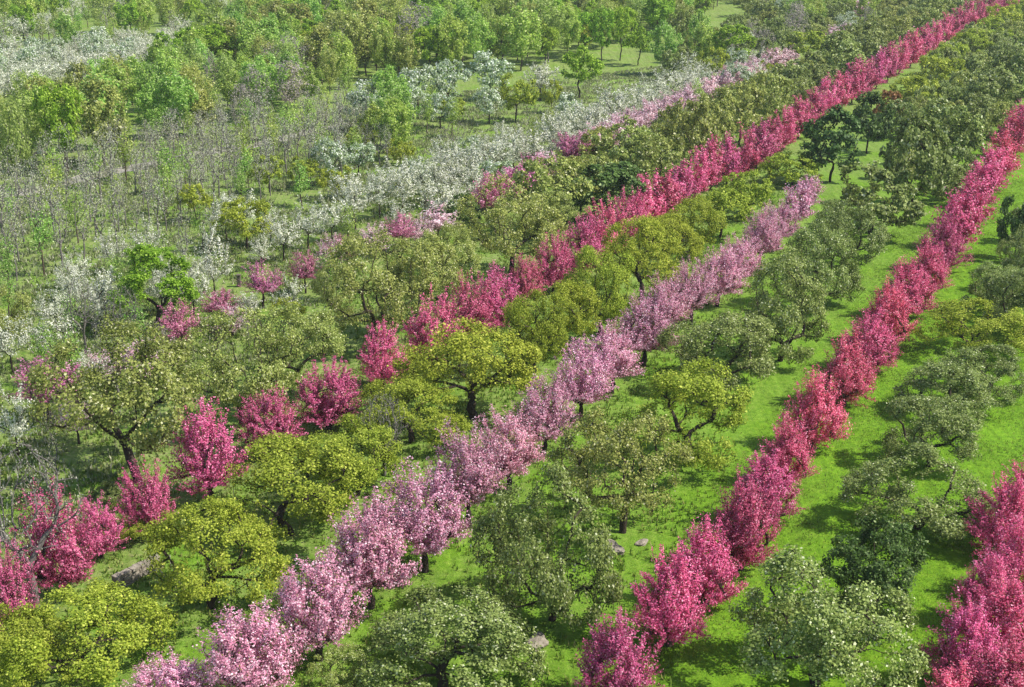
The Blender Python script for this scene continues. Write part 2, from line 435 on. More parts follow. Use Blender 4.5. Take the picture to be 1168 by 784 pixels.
def solve(sp, cx, cy, w, h):
    """crown seen centred at pixel (cx,cy), w by h pixels -> ground point, crown radius, tree height"""
    cb = SP[sp]['cb']; Ht = 5.0
    for _ in range(12):
        zc = Ht * (1 + cb) / 2
        x, y, t = ground_at(cx, cy, zc)
        s = F / t
        r = w / 2 / s
        ang = math.atan2(HC - zc, y)
        hh = h / 2 / s
        a2 = (hh * hh - (r * math.sin(ang)) ** 2)
        a = math.sqrt(max(a2, (0.45 * hh) ** 2)) / math.cos(ang)
        Ht = 2 * a / (1 - cb)
    return x, y, r, Ht

SCALE_W = 1.13
WF = {'rosethin': 1.2, 'palepink': 1.2, 'pink': 0.98, 'magenta': 0.90, 'rose': 0.98, 'apple': 1.1, 'yellow': 1.08, 'grey': 1.09, 'softpink': 1.1}
def place_list(items, group, where, unit='from its near end'):
    """items: (species, cx, cy, w, h [, look]) ordered along the line"""
    count = {}
    tot = {}
    for it in items: tot[SP[it[0]]['name']] = tot.get(SP[it[0]]['name'], 0) + 1
    for it in items:
        sp, cx, cy, w, h = it[:5]
        look = it[5] if len(it) > 5 else SP[sp]['look']
        x, y, r, Ht = solve(sp, cx, cy, w, h)
        nm = SP[sp]['look'] if len(it) <= 5 else look
        key = nm; count[key] = count.get(key, 0) + 1
        same = sum(1 for q in items if (q[5] if len(q) > 5 else SP[q[0]]['look']) == nm)
        if same == 1: lab = f"{look}, the only such {where}"
        else: lab = f"{look}, {ordw(count[key])} {unit} {where}"
        put_tree(sp, x, y, r * SCALE_W * WF.get(sp, 1) * _rnd.uniform(.94, 1.06), Ht * (1.12 if sp in ('magenta', 'rose') else 1.10 if sp in ('grey', 'apple') else 1.04) * _rnd.uniform(.9, 1.1), group, lab)

#DATA
m_ = 'magenta'; r_ = 'rose'; p_ = 'pink'; a_ = 'apple'; y_ = 'yellow'; g_ = 'grey'; d_ = 'dark'
rowA = [(m_,704,752,98,105),(m_,766,682,92,110),(m_,806,640,86,96),(m_,848,602,82,92),(m_,872,556,72,80),(m_,897,518,72,76),(m_,930,470,72,82),
        (m_,966,424,72,74),(m_,992,388,64,66),(m_,1012,358,62,64),(m_,1036,330,60,62),(m_,1056,304,58,60),(m_,1076,280,54,56),(m_,1094,257,50,54),(m_,1108,233,48,52),
        (m_,1120,212,46,50),(m_,1132,192,44,46),(m_,1144,174,42,44),(m_,1156,157,40,42),(m_,1168,141,38,40),(m_,1180,124,36,38)]
rowD = [(m_,1086,800,85,90),(m_,1150,790,110,100),(m_,1106,744,92,90),(m_,1148,712,98,95),(m_,1128,672,82,85),(m_,1160,640,85,90),(m_,1150,598,84,84),(m_,1172,560,80,82)]
rowC = [(p_,193,782,95,75),(p_,283,748,108,112),(p_,362,686,105,108),(p_,420,626,98,104),(p_,483,582,92,106),(p_,535,545,80,90),(p_,580,508,76,84),(p_,621,468,72,80),
        (p_,662,436,68,72),(p_,700,405,66,70),(p_,736,374,62,66),(p_,762,350,58,60),(p_,790,330,54,60),(p_,820,311,52,56),(p_,846,291,48,54),(p_,868,271,46,50),
        (p_,890,252,42,48),(p_,908,236,40,44),(p_,924,220,32,36)]
rowB = [(r_,8,684,60,96),(r_,66,624,86,104),(r_,112,606,52,60),(r_,168,570,66,80),(r_,236,516,78,96),(r_,307,482,72,70),(r_,374,455,76,68),(r_,435,408,56,62),(r_,492,380,64,72),(r_,533,360,52,60),
        (r_,566,342,56,66),(r_,600,319,46,52),(r_,632,305,48,54),(r_,664,283,54,62),(r_,692,266,46,56),(r_,716,246,46,54),(r_,738,230,42,50),(r_,758,220,40,48),(r_,776,211,38,48),(r_,794,200,36,46),
        (r_,812,192,36,46),(r_,830,185,34,46),(r_,848,178,32,46),(r_,864,168,36,44),(r_,880,157,36,42),(r_,896,145,34,42),(r_,912,134,34,40),(r_,928,122,32,38),(r_,943,113,30,38),
        (r_,958,105,30,36),(r_,973,97,30,36),(r_,987,88,29,36),(r_,1001,81,28,34),(r_,1014,73,28,34),(r_,1027,66,27,32),(r_,1040,58,27,32),(r_,1053,49,26,31),(r_,1066,41,26,30),
        (r_,1079,33,25,29),(r_,1091,27,25,28),(r_,1104,21,24,27),(r_,1117,15,24,26),(r_,1130,9,23,25),(r_,1143,3,23,24),(r_,1156,-4,22,23)]
lineY = [(y_,20,740,120,100),(y_,98,725,165,115),(y_,238,640,150,112),(y_,150,600,70,40,'small low yellow green tree'),(y_,330,556,150,105),(y_,405,522,105,82),(y_,470,470,105,70),(y_,538,420,138,104),(y_,611,383,70,76),
         (y_,650,362,64,70),(y_,686,338,74,84),(y_,735,298,84,76),(y_,762,272,60,56),(y_,788,256,64,58),(y_,822,240,62,52),(y_,850,222,60,46),(y_,905,192,62,34),
         (y_,1040,106,58,42),(y_,1072,84,54,38),(y_,1080,66,46,32),(y_,1108,50,44,34),(y_,1128,34,40,30),(y_,1146,22,40,28),(y_,1165,12,40,28)]
lineG = [(g_,505,728,178,135),(a_,395,770,70,60),(g_,630,632,142,150),(a_,712,530,138,126),(y_,788,478,125,96,'dull yellow green tree with flecked crown'),(g_,828,398,122,92),(g_,893,354,92,110),
         (g_,936,308,84,84),(g_,968,272,80,62),(g_,994,232,92,76),(g_,1044,192,74,84),(g_,1078,158,72,66),(g_,1112,140,56,52),(g_,1136,108,60,54),(g_,1156,84,50,46),(g_,1172,60,46,40),
         (g_,1120,86,44,36)]
darkL = [(d_,950,166,66,66,'dark green tree standing alone in the clearing'),(d_,992,138,46,58,'dense dark green tree, narrower')]
lineR = [(g_,938,712,192,158),(d_,1003,645,112,110,'dense dark green tree behind the big grey green one'),(g_,1050,560,138,100),(g_,1065,494,104,78,'mid green leafy tree'),(g_,1088,438,100,70),(y_,1120,375,110,62,'flat-topped yellow green tree'),
         (g_,1142,330,66,58),(d_,1162,258,36,60,'dark grey green tree'),(g_,1168,292,46,46),(g_,1130,418,74,58)]
lineAp = [(a_,150,470,152,132),(a_,270,414,124,116),(a_,345,400,96,86),(a_,425,330,120,112),(a_,478,318,80,86),(a_,512,296,66,70),(a_,584,258,104,94),(a_,626,222,78,66),(d_,688,214,84,62),(a_,712,176,70,54),
          (a_,748,186,58,54),(a_,786,160,58,62),(a_,816,144,46,56),(a_,846,130,56,52),(a_,878,116,48,48),(g_,900,95,48,40),(g_,926,84,50,46),(g_,958,70,52,48),(g_,988,54,50,42),(a_,1020,40,46,38),(g_,1042,26,42,34),
          (a_,1062,14,42,30),(g_,1086,4,42,28),(a_,650,200,44,36)]
# left to right
rowE = [('rosethin',50,432,56,58),('palepink',112,412,44,36),('palepink',148,408,62,38),('rosethin',205,366,40,48),('rosethin',251,346,34,30),('palepink',264,360,44,32),('palepink',176,402,50,40),
        ('rosethin',299,319,36,36),('rosethin',347,306,28,34),('rosethin',386,285,31,30),('palepink',424,270,38,30),('rosethin',457,259,30,32),('palepink',480,262,30,26),('palepink',500,250,38,32),
        ('rosethin',556,221,34,38),('rosethin',572,210,34,34),('rosethin',590,203,34,32),('rosethin',608,195,32,30),('softpink',626,187,34,32),('rosethin',652,171,34,30),('rosethin',666,165,30,28),('softpink',668,166,33,31),('softpink',682,158,33,31),('softpink',696,151,32,30),('softpink',710,144,32,30),('softpink',724,138,31,29),('softpink',738,132,31,29),('softpink',752,125,30,28),('softpink',766,119,30,28),('softpink',780,113,29,27),('softpink',794,107,29,27),('softpink',808,101,28,26),('softpink',822,95,28,26),('softpink',836,89,27,25),('softpink',850,83,27,25),('softpink',862,77,27,25),('softpink',884,70,26,24),('softpink',896,65,25,23),('softpink',956,38,28,20),('softpink',982,10,26,22)]
w_ = 'white'
rowW = [(w_,10,382,54,56),(w_,55,378,58,50),(w_,118,330,44,40),(w_,14,468,56,66),(w_,104,424,44,44),(w_,218,302,40,36),(w_,241,292,44,66),(w_,281,344,40,34),(w_,328,334,38,40),
        (w_,322,262,40,46),(w_,350,250,42,44),(w_,378,240,40,44),(w_,404,226,42,46),(w_,432,216,42,44),(w_,458,208,42,48),(w_,484,204,40,42),(w_,508,194,42,46),(w_,532,184,42,42),(w_,556,178,40,38),(w_,580,170,42,40),
        (w_,604,162,40,38),(w_,628,150,40,38),(w_,650,142,40,36),(w_,674,132,40,38),(w_,698,120,38,38),(w_,720,112,36,34),(w_,742,100,38,36),(w_,764,90,36,34),(w_,784,82,34,32)]
rowWtop = [(w_,2,100,40,34),(w_,28,92,42,34),(w_,54,84,42,34),(w_,80,82,40,32),(w_,104,74,40,32),(w_,130,70,38,30),(w_,156,66,36,30),(w_,16,34,44,26),(w_,44,30,30,22),(w_,182,60,34,28),(w_,242,46,34,28),(w_,266,42,30,24),
           (w_,404,22,34,22),(w_,430,14,38,24),(w_,500,2,36,16),(w_,300,30,30,20)]
b_ = 'bright'
woodS = [('bright',174,322,88,82,'round fresh green tree on several dark stems'),(b_,72,140,54,84,'tall bright green tree beside the roadside bank'),('talldark',112,130,54,78,'full mid green tree next to the bright one'),
         ('ywood',207,105,46,50,'vivid yellow green crown above the roadside wood'),('tallolive',14,152,42,84,'olive brown tree at the edge of the roadside bank'),('tallgrey',332,92,50,54,'mauve grey leafless tree in front of the upper wood'),
         (b_,345,45,46,44,'bright green tree near the white blossom band'),('talldark',463,60,28,42,'dark narrow tree within the upper wood'),
         ('wgreen',414,116,50,48,'white frosted tree left of the dark gap'),('wgreen',478,98,52,46,'white frosted tree with a dark double trunk'),('wgreen',512,92,44,44,'white frosted tree second from the double trunk'),('wgreen',556,82,50,44,'white frosted tree highest in the meadow clump'),
         ('wgreen',558,116,40,36,'low white frosted tree by the round yellow tree'),(w_,616,86,50,34,'broad white blossom tree by the upper meadow'),('ywood',588,108,44,42,'round yellow green tree on a single trunk in the meadow'),
         ('ywood',628,108,24,30,'small yellow green tree in the meadow'),(b_,662,78,48,50,'glossy yellow green tree at the meadow edge'),('ywood',514,122,40,22,'low domed green bush in the meadow'),('ywood',456,172,32,24,'low yellow bush below the meadow'),
         (b_,687,36,32,50,'tall leafy tree first above the meadow bank'),(b_,708,34,30,50,'tall leafy tree second above the meadow bank'),('bright',728,50,32,36,'round green tree on the meadow bank'),
         (b_,752,18,36,36,'tall leafy tree fourth above the meadow bank'),('talldark',782,26,34,42,'dark trunked tree by the grey lane'),('bright',835,50,48,44,'round bright green tree beyond the pale pink blossom'),('ywood',812,72,36,32,'olive yellow tree before the round bright one'),
         ('ywood',922,50,52,30,'wide yellow green dome at the top among grey trees'),('ywood',875,80,24,20,'small yellow green bush ending the pale pink row'),('ywood',280,254,62,46,'yellow green tree at the foot of the bare grove'),('ywood',306,196,40,34,'yellow olive tree within the bare grove'),
         ('ywood',345,196,36,30,'pale olive tree beside the yellow olive one'),('ywood',384,208,40,32,'low yellow tree at the end of the bare grove'),('ywood',222,230,38,36,'faint yellow green tree in the bare grove'),('ywood',408,158,30,26,'small yellow tree at the grove corner'),
         ('apple',374,330,42,56,'narrow green tree between pink blossoms'),('ywood',326,352,40,30,'low yellow green bush under pink blossom'),('dark',528,238,36,34,'small dark green tree in the white row'),('rust',1016,122,34,34,'small rust brown tree beside the magenta row'),
         ('bare',26,580,125,150,'wide leafless tree by the lower left edge'),('bare',437,486,54,70,'grey leafless bush under a crimson tree'),
         ('bare',432,158,30,34,'small leafless tree near the meadow'),('bare',520,150,34,26,'leafless bush below the meadow'),('bare',92,345,40,64,'leafless tree with a long dark leaning trunk'),('bare',136,350,44,56,'leafless crooked tree beside the stone kerb'),
         ('sapling',60,500,26,60,'slim bare tree behind the wide leafless one'),('tallgrey',180,384,36,40,'pale grey tree amid pink blossom'),('bare',600,150,30,24,'small leafless tree at the white row'),('dark',340,640,40,20,'low dark green bush behind light pink trees'),
         ('grey',128,560,46,30,'grey green bush under the olive tree')]

place_list(rowA, 'magenta trees beside the open lawn', 'of lawn-side row', 'from near end')
place_list(rowD, 'magenta trees across the lawn', 'of short row across lawn', 'from near end')
place_list(rowC, 'light pink trees in one row', 'of the light pink row', 'from near end')
place_list(rowB, 'crimson pink trees in the long row', 'of the longest crimson row', 'from near end')
place_list(lineY, 'yellow green trees below the long crimson row', 'below the long crimson row', 'from near end')
place_list(lineG, 'green trees between light pink and magenta rows', 'between light pink and lawn-side rows', 'from near end')
place_list(darkL, 'dark trees in the clearing', 'below the long crimson row')
place_list(lineR, 'trees across the lawn', 'across the lawn', 'from near end')
place_list(lineAp, 'olive trees above the long crimson row', 'just above the long crimson row', 'from near end')
place_list(rowE, 'pink trees amid the white blossom', 'in the broken pink row', 'from near end')
place_list(rowW, 'white blossom trees above the broken pink row', 'in the white belt', 'from near end')
place_list(rowWtop, 'white blossom trees behind the wood', 'in the far white patches', 'from near end')
for it in woodS:
    x, y, r, Ht = solve(*it[:5]); put_tree(it[0], x, y, r * 1.08, Ht, 'single trees between the rows', it[5])

# ------------------------------------------------------------------ planted fills, in rows that run the same way as the blossom rows
AZ = math.atan((1390 - CX) / math.hypot(F, CY - YH))
U = np.array((math.sin(AZ), math.cos(AZ))); W = np.array((math.cos(AZ), -math.sin(AZ)))
def project(x, y, z):
    dx, dy, dz = x, y, z - HC
    dep = dy * cT - dz * sT; up = dy * sT + dz * cT
    return CX + F * dx / dep, CY - F * up / dep
def inside(p, poly):
    x, y = p; c = False; j = len(poly) - 1
    for i in range(len(poly)):
        xi, yi = poly[i]; xj, yj = poly[j]
        if (yi > y) != (yj > y) and x < (xj - xi) * (y - yi) / (yj - yi) + xi: c = not c
        j = i
    return c
def fill(poly, mix, drow, dtree, group, where, hmul=1.0, clear=0.55, seed=1, jit=0.3, keep=1.0):
    rr = random.Random(seed)
    pts = [ground_at(*q)[:2] for q in poly]
    us = [p[0] * U[0] + p[1] * U[1] for p in pts]; ws = [p[0] * W[0] + p[1] * W[1] for p in pts]
    rows = []
    w = max(ws)
    while w >= min(ws):
        row = []; u = min(us) + rr.uniform(0, dtree)
        while u <= max(us):
            uu = u + rr.uniform(-jit, jit) * dtree; ww = w + rr.uniform(-jit, jit) * drow
            x, y = U * uu + W * ww
            px, py = project(x, y, 0)
            u += dtree
            if not inside((px, py), poly) or rr.random() > keep: continue
            sp = rr.choices([m[0] for m in mix], [m[1] for m in mix])[0]
            k = rr.uniform(0.82, 1.2)
            H = SP[sp]['H'] * hmul * k; rad = SP[sp]['R'] * hmul * k * rr.uniform(0.85, 1.15)
            if any((x - q[0]) ** 2 + (y - q[1]) ** 2 < (clear * (rad + q[2])) ** 2 for q in PLACED): continue
            row.append((sp, x, y, rad, H))
            PLACED.append((x, y, rad))
        if row: rows.append(row)
        w -= drow
    tot = 0
    for ri, row in enumerate(rows, 1):
        cnt = {}
        for sp, x, y, rad, H in row:
            cnt[sp] = cnt.get(sp, 0) + 1
            rw = 'nearest row' if ri == 1 else f"{ordw(ri)} nearest row"
            put_tree(sp, x, y, rad, H, group, f"{SP[sp]['look']}, {ordw(cnt[sp])} from left in {rw} {where}")
            tot += 1
    open('/tmp/fill.txt','a').write(f'{group} {tot} {len(rows)}\n') if False else print('FILL', group, tot, 'rows', len(rows))

fill([(-15,228),(240,160),(400,138),(450,150),(430,190),(330,222),(220,272),(110,318),(-15,355)], [('sapling',9),('saplingleaf',2)], 5.0, 2.4,
     'bare trees in the grey grove', 'of the bare grove', 0.95, 0.45, 3, 0.14)
fill([(-15,204),(240,158),(400,128),(400,72),(200,105),(-15,150)], [('tall',5),('talldark',1.5),('saplingleaf',4),('tallolive',2),('tallgrey',1)], 6.6, 4.6,
     'trees in the roadside wood', 'of the roadside wood', 1.0, 0.5, 4)
fill([(180,98),(400,98),(480,92),(560,88),(640,78),(690,62),(760,46),(800,28),(838,-8),(600,-12),(560,4),(450,24),(300,36),(240,66)], [('tall',5),('talldark',2),('bright',5),('tallolive',2),('ywood',1.5),('tallgrey',0.7)], 7.0, 5.6,
     'trees in the upper wood', 'of the upper wood', 1.25, 0.42, 5)
fill([(-15,84),(-15,2),(300,-14),(600,-14),(430,14),(200,56)], [('sapling',4),('saplingleaf',4),('tallolive',3),('white',3),('tall',1.5),('bright',1)], 8.5, 6.2,
     'trees behind the white patches', 'behind white patches', 1.15, 0.5, 6)
fill([(-15,128),(-15,84),(100,64),(200,52),(210,90),(90,112)], [('white',6),('wgreen',2)], 5.0, 4.4,
     'white trees in the upper white belt', 'of upper white belt', 1.0, 0.5, 7)
fill([(380,150),(440,125),(560,135),(520,160),(430,200),(340,245),(330,215)], [('saplingleaf',4),('sapling',1),('wgreen',2),('tall',1)], 5.5, 5.0,
     'trees below the meadow', 'below the meadow', 0.95, 0.55, 8)
fill([(330,290),(380,245),(520,190),(640,150),(880,75),(890,100),(700,165),(600,210),(480,275),(340,330)], [('white',8),('saplingleaf',1),('wgreen',1)], 5.4, 4.8,
     'white trees beside the broken pink row', 'by broken pink row', 0.85, 0.5, 9)
fill([(-15,355),(110,318),(240,272),(320,262),(330,300),(250,330),(200,400),(60,490),(-15,560)], [('white',6),('sapling',3),('saplingleaf',2),('apple',0.4)], 4.6, 4.2,
     'scattered trees on the rough slope', 'of the rough slope', 0.8, 0.55, 10)
fill([(60,440),(140,400),(300,350),(420,300),(430,330),(300,440),(240,470),(60,560),(-15,620),(-15,560)], [('saplingleaf',3),('apple',0.6),('palepink',1),('sapling',2)], 6.5, 6.0,
     'small trees among the olive trees', 'among near olive trees', 0.75, 0.55, 11)
fill([(520,335),(590,248),(690,196),(880,112),(960,56),(1060,5),(1120,5),(1000,75),(900,135),(800,175),(700,235),(640,280)], [('apple',5),('grey',3)], 5.2, 5.0,
     'green trees packed above the long crimson row', 'above long crimson row', 0.85, 0.55, 12)
fill([(840,-12),(1090,-12),(1020,30),(930,75),(880,80),(840,95),(770,100),(740,92),(800,70),(850,40)], [('grey',4),('tallgrey',2),('tall',2),('apple',3),('wgreen',1)], 7.5, 6.0,
     'mixed trees beyond the pale pink blossom', 'beyond pale pink blossom', 1.0, 0.52, 13)
fill([(1020,210),(1010,150),(1040,110),(1100,60),(1180,10),(1190,100),(1140,160),(1100,220),(1060,260)], [('grey',6),('apple',2)], 6.0, 5.2,
     'grey green trees upslope between magenta rows', 'upslope between magenta rows', 0.85, 0.6, 14)
fill([(1100,470),(1130,380),(1178,270),(1200,280),(1200,520),(1160,500)], [('grey',3),('dark',1)], 6.0, 5.5,
     'grey green trees at the far side of the lawn', 'across the lawn', 0.85, 0.6, 15)


# ------------------------------------------------------------------ ground
def ground_material():
    m, nt = nt_new('meadow_grass'); N = nt.nodes; L = nt.links
    geo = N.new('ShaderNodeNewGeometry'); sep = N.new('ShaderNodeSeparateXYZ'); L.new(geo.outputs['Position'], sep.inputs[0])
    def noise(sc_, det=6, rough=0.6, vec=None):
        n = N.new('ShaderNodeTexNoise'); n.inputs['Scale'].default_value = sc_; n.inputs['Detail'].default_value = det; n.inputs['Roughness'].default_value = rough
        L.new(vec or geo.outputs['Position'], n.inputs['Vector']); return n
    def ramp(fac, stops):
        cr = N.new('ShaderNodeValToRGB'); e = cr.color_ramp.elements
        e[0].position, e[0].color = stops[0][0], lin(stops[0][1]); e[1].position, e[1].color = stops[-1][0], lin(stops[-1][1])
        for p, c in stops[1:-1]:
            q = e.new(p); q.color = lin(c)
        L.new(fac, cr.inputs[0]); return cr
    def mixc(fac, a, b):
        x = N.new('ShaderNodeMix'); x.data_type = 'RGBA'; L.new(fac, x.inputs['Factor']); L.new(a, x.inputs['A']); L.new(b, x.inputs['B']); return x
    n1 = noise(0.22, 8, 0.7); n2 = noise(2.6, 8, 0.75); n3 = noise(9.0, 6, 0.7)
    lawn = ramp(n2.outputs['Fac'], [(0.25, '#476c14'), (0.5, '#648c1a'), (0.66, '#7a9c28'), (0.8, '#98a446')])
    rough_ = ramp(n2.outputs['Fac'], [(0.25, '#4f6a2c'), (0.42, '#6b8538'), (0.56, '#828f50'), (0.68, '#94906a'), (0.8, '#a7a086')])
    # how far left of the lawn-side rows a spot lies (measured across the rows)
    vm = N.new('ShaderNodeVectorMath'); vm.operation = 'DOT_PRODUCT'; L.new(geo.outputs['Position'], vm.inputs[0]); vm.inputs[1].default_value = (W[0], W[1], 0)
    nm = N.new('ShaderNodeMath'); nm.operation = 'MULTIPLY_ADD'; L.new(n1.outputs['Fac'], nm.inputs[0]); nm.inputs[1].default_value = 26.0; L.new(vm.outputs['Value'], nm.inputs[2])
    mr = N.new('ShaderNodeMapRange'); mr.inputs['From Min'].default_value = -38; mr.inputs['From Max'].default_value = -2
    L.new(nm.outputs[0], mr.inputs['Value'])
    base = mixc(mr.outputs[0], rough_.outputs[0], lawn.outputs[0])
    # fresh green patches in the rough part
    pm = N.new('ShaderNodeMapRange'); pm.inputs['From Min'].default_value = 0.5; pm.inputs['From Max'].default_value = 0.62; pm.inputs['To Max'].default_value = 0.75
    L.new(n1.outputs['Fac'], pm.inputs['Value'])
    base2 = mixc(pm.outputs[0], base.outputs['Result'], lawn.outputs[0])
    # faint mowing lines along the rows
    cmb = N.new('ShaderNodeMapping'); cmb.vector_type = 'POINT'; cmb.inputs['Rotation'].default_value = (0, 0, AZ); cmb.inputs['Scale'].default_value = (2.2, 0.12, 1)
    L.new(geo.outputs['Position'], cmb.inputs['Vector']); n4 = noise(1.0, 4, 0.6, cmb.outputs[0])
    hs = N.new('ShaderNodeHueSaturation'); mv = N.new('ShaderNodeMapRange'); mv.inputs['From Min'].default_value = 0.3; mv.inputs['From Max'].default_value = 0.7
    mv.inputs['To Min'].default_value = 0.8; mv.inputs['To Max'].default_value = 1.18
    L.new(n4.outputs['Fac'], mv.inputs['Value']); L.new(mv.outputs[0], hs.inputs['Value']); L.new(base2.outputs['Result'], hs.inputs['Color'])
    hs2 = N.new('ShaderNodeHueSaturation'); mv2 = N.new('ShaderNodeMapRange'); mv2.inputs['From Min'].default_value = 0.3; mv2.inputs['From Max'].default_value = 0.7
    mv2.inputs['To Min'].default_value = 0.72; mv2.inputs['To Max'].default_value = 1.25
    L.new(n3.outputs['Fac'], mv2.inputs['Value']); L.new(mv2.outputs[0], hs2.inputs['Value']); L.new(hs.outputs[0], hs2.inputs['Color'])
    b = N.new('ShaderNodeBump'); b.inputs['Strength'].default_value = 0.8; b.inputs['Distance'].default_value = 0.12; L.new(n3.outputs['Fac'], b.inputs['Height'])
    p = N.new('ShaderNodeBsdfPrincipled'); p.inputs['Roughness'].default_value = 0.9; p.inputs['Specular IOR Level'].default_value = 0.15
    L.new(hs2.outputs[0], p.inputs['Base Color']); L.new(b.outputs[0], p.inputs['Normal'])
    o = N.new('ShaderNodeOutputMaterial'); L.new(p.outputs[0], o.inputs[0])
    return m

xs = np.concatenate([[-2500, -1200, -600], np.arange(-260, 300.1, 1.6), [600, 1200, 2500]])
ys = np.concatenate([[-600, -100, 0], np.arange(30, 420.1, 1.6), [600, 1000, 2000, 4000]])
X, Y = np.meshgrid(xs, ys)
Z = (0.16 * np.sin(X * 0.11 + 1.3) * np.cos(Y * 0.07) + 0.10 * np.sin(X * 0.31 + Y * 0.23) + 0.05 * np.sin(X * 0.9 - Y * 0.55) * np.cos(Y * 0.8 + X * 0.2))
V = np.stack([X, Y, Z], -1).reshape(-1, 3); nx, ny = len(xs), len(ys)
ii = (np.arange(ny - 1)[:, None] * nx + np.arange(nx - 1)[None, :]).ravel()
Q = np.stack([ii, ii + 1, ii + nx + 1, ii + nx], 1)
GM = ground_material()
g = mesh_obj('ground', V, Q, GM, smooth=True); g['kind'] = 'structure'; COL.objects.link(g)

def strip(name, pxs, width, mat, lift, seed=0, ragged=0.2):
    """a surface band following ground points given where they are seen, draped on the terrain"""
    rr = random.Random(seed); P = [np.array(ground_at(*q)[:2]) for q in pxs]
    pts = []
    for a, b in zip(P[:-1], P[1:]):
        n = max(2, int(np.linalg.norm(b - a) / 0.8))
        pts += [a + (b - a) * i / n for i in range(n)]
    pts.append(P[-1]); V = []; Fc = []
    for i, p in enumerate(pts):
        d = pts[min(i + 1, len(pts) - 1)] - pts[max(i - 1, 0)]; d = d / np.linalg.norm(d); n = np.array((-d[1], d[0]))
        l = width / 2 * (1 + rr.uniform(-ragged, ragged)); r = width / 2 * (1 + rr.uniform(-ragged, ragged))
        for k in range(5):
            q = p + n * (l - (l + r) * k / 4); V.append((q[0], q[1], gz(q[0], q[1]) + lift))
        if i:
            for k in range(4):
                o = (i - 1) * 5 + k; Fc.append((o, o + 5, o + 6, o + 1))
    ob = mesh_obj(name, V, Fc, mat, smooth=True); ob['kind'] = 'structure'; COL.objects.link(ob); return ob

M['track'] = solid_mat('worn_track', '#5e7f28', '#829348', 1.4)
M['gravel'] = solid_mat('grey_gravel', '#7d786f', '#aaa49b', 1.5)
strip('track', [(-40,228),(60,212),(130,196),(210,180),(300,162),(400,140)], 3.0, M['gravel'], 0.03, 2)

# ------------------------------------------------------------------ ground cover (tufts of grass and weeds): uncountable
def tufts(name, n, poly, lo, hi, mat, seed, label, blades=4):
    rng = np.random.default_rng(seed); rr = random.Random(seed)
    pts = []
    bx = [ground_at(*q)[:2] for q in poly]; x0, x1 = min(b[0] for b in bx), max(b[0] for b in bx); y0, y1 = min(b[1] for b in bx), max(b[1] for b in bx)
    tries = 0
    while len(pts) < n and tries < n * 12:
        tries += 1
        x = rr.uniform(x0, x1); y = rr.uniform(y0, y1)
        cl = math.sin(x * 0.7 + 2 * math.sin(y * 0.4)) * math.cos(y * 0.6 + 1.5 * math.sin(x * 0.5))
        if cl < rr.uniform(-0.9, 0.6): continue
        if inside(project(x, y, 0), poly): pts.append((x, y, gz(x, y)))
    P = np.repeat(np.array(pts), blades, 0); n2 = len(P)
    P[:, :2] += rng.normal(0, 0.07, (n2, 2)); a = rng.uniform(0, 6.283, n2); h = rng.uniform(lo, hi, n2); wv = h * 0.22
    dx, dy = np.cos(a), np.sin(a); lean = rng.uniform(0.1, 0.8, n2) * h
    A = P + np.stack([-dy * wv, dx * wv, np.full(n2, -0.03)], 1); B = P + np.stack([dy * wv, -dx * wv, np.full(n2, -0.03)], 1)
    C = P + np.stack([dx * lean, dy * lean, h], 1)
    V = np.stack([A, B, C], 1).reshape(-1, 3); T = np.arange(n2 * 3).reshape(-1, 3)
    o = mesh_obj(name, V, T, mat, tone=rng.random(n2)); o['kind'] = 'stuff'; o['label'] = label; o['category'] = 'grass'; COL.objects.link(o)
LM['tuft'] = leaf_mat('tuft_leaves', '#4f7420', '#7d9434', '#a3a35e', 0.88, 0.4, 0, 0)
LM['tuftdry'] = leaf_mat('dry_tuft_leaves', '#5d6e38', '#93986a', '#c5c2a4', 0.85, 0.4, 0, 0)
tufts('rough_grass', 42000, [(-20,350),(240,270),(700,150),(900,120),(900,300),(760,800),(-20,800)], 0.10, 0.30, LM['tuft'], 21, 'rough green grass and weeds growing between the tree rows')
tufts('dry_grass', 42000, [(-20,200),(400,120),(880,60),(860,100),(420,300),(200,500),(-20,680)], 0.12, 0.40, LM['tuftdry'], 22, 'pale dry grass and weeds on the upper slope')
tufts('lawn_grass', 36000, [(640,800),(860,500),(1060,200),(1180,200),(1200,800)], 0.05, 0.12, LM['tuft'], 23, 'short bright green grass of the open lawn')

# ------------------------------------------------------------------ small things
def link(o): COL.objects.link(o); return o
def empty(name, loc, label, cat, rz=0, group=None):
    e = bpy.data.objects.new(name, None); e.location = loc; e.rotation_euler = (0, 0, rz); e['label'] = label; e['category'] = cat
    if group: e['group'] = group
    COL.objects.link(e); return e
def boxv(c, s):
    V = [(c[0] + s[0] * i / 2, c[1] + s[1] * j / 2, c[2] + s[2] * k / 2) for i in (-1, 1) for j in (-1, 1) for k in (-1, 1)]
    Fc = [(0, 1, 3, 2), (4, 6, 7, 5), (0, 4, 5, 1), (2, 3, 7, 6), (0, 2, 6, 4), (1, 5, 7, 3)]
    return V, Fc
def box(name, c, s, mat, parent):
    V, Fc = boxv(c, s); o = mesh_obj(name, V, Fc, mat, parent); md = o.modifiers.new('b', 'BEVEL'); md.width = min(s) * 0.12; md.segments = 2; return link(o)
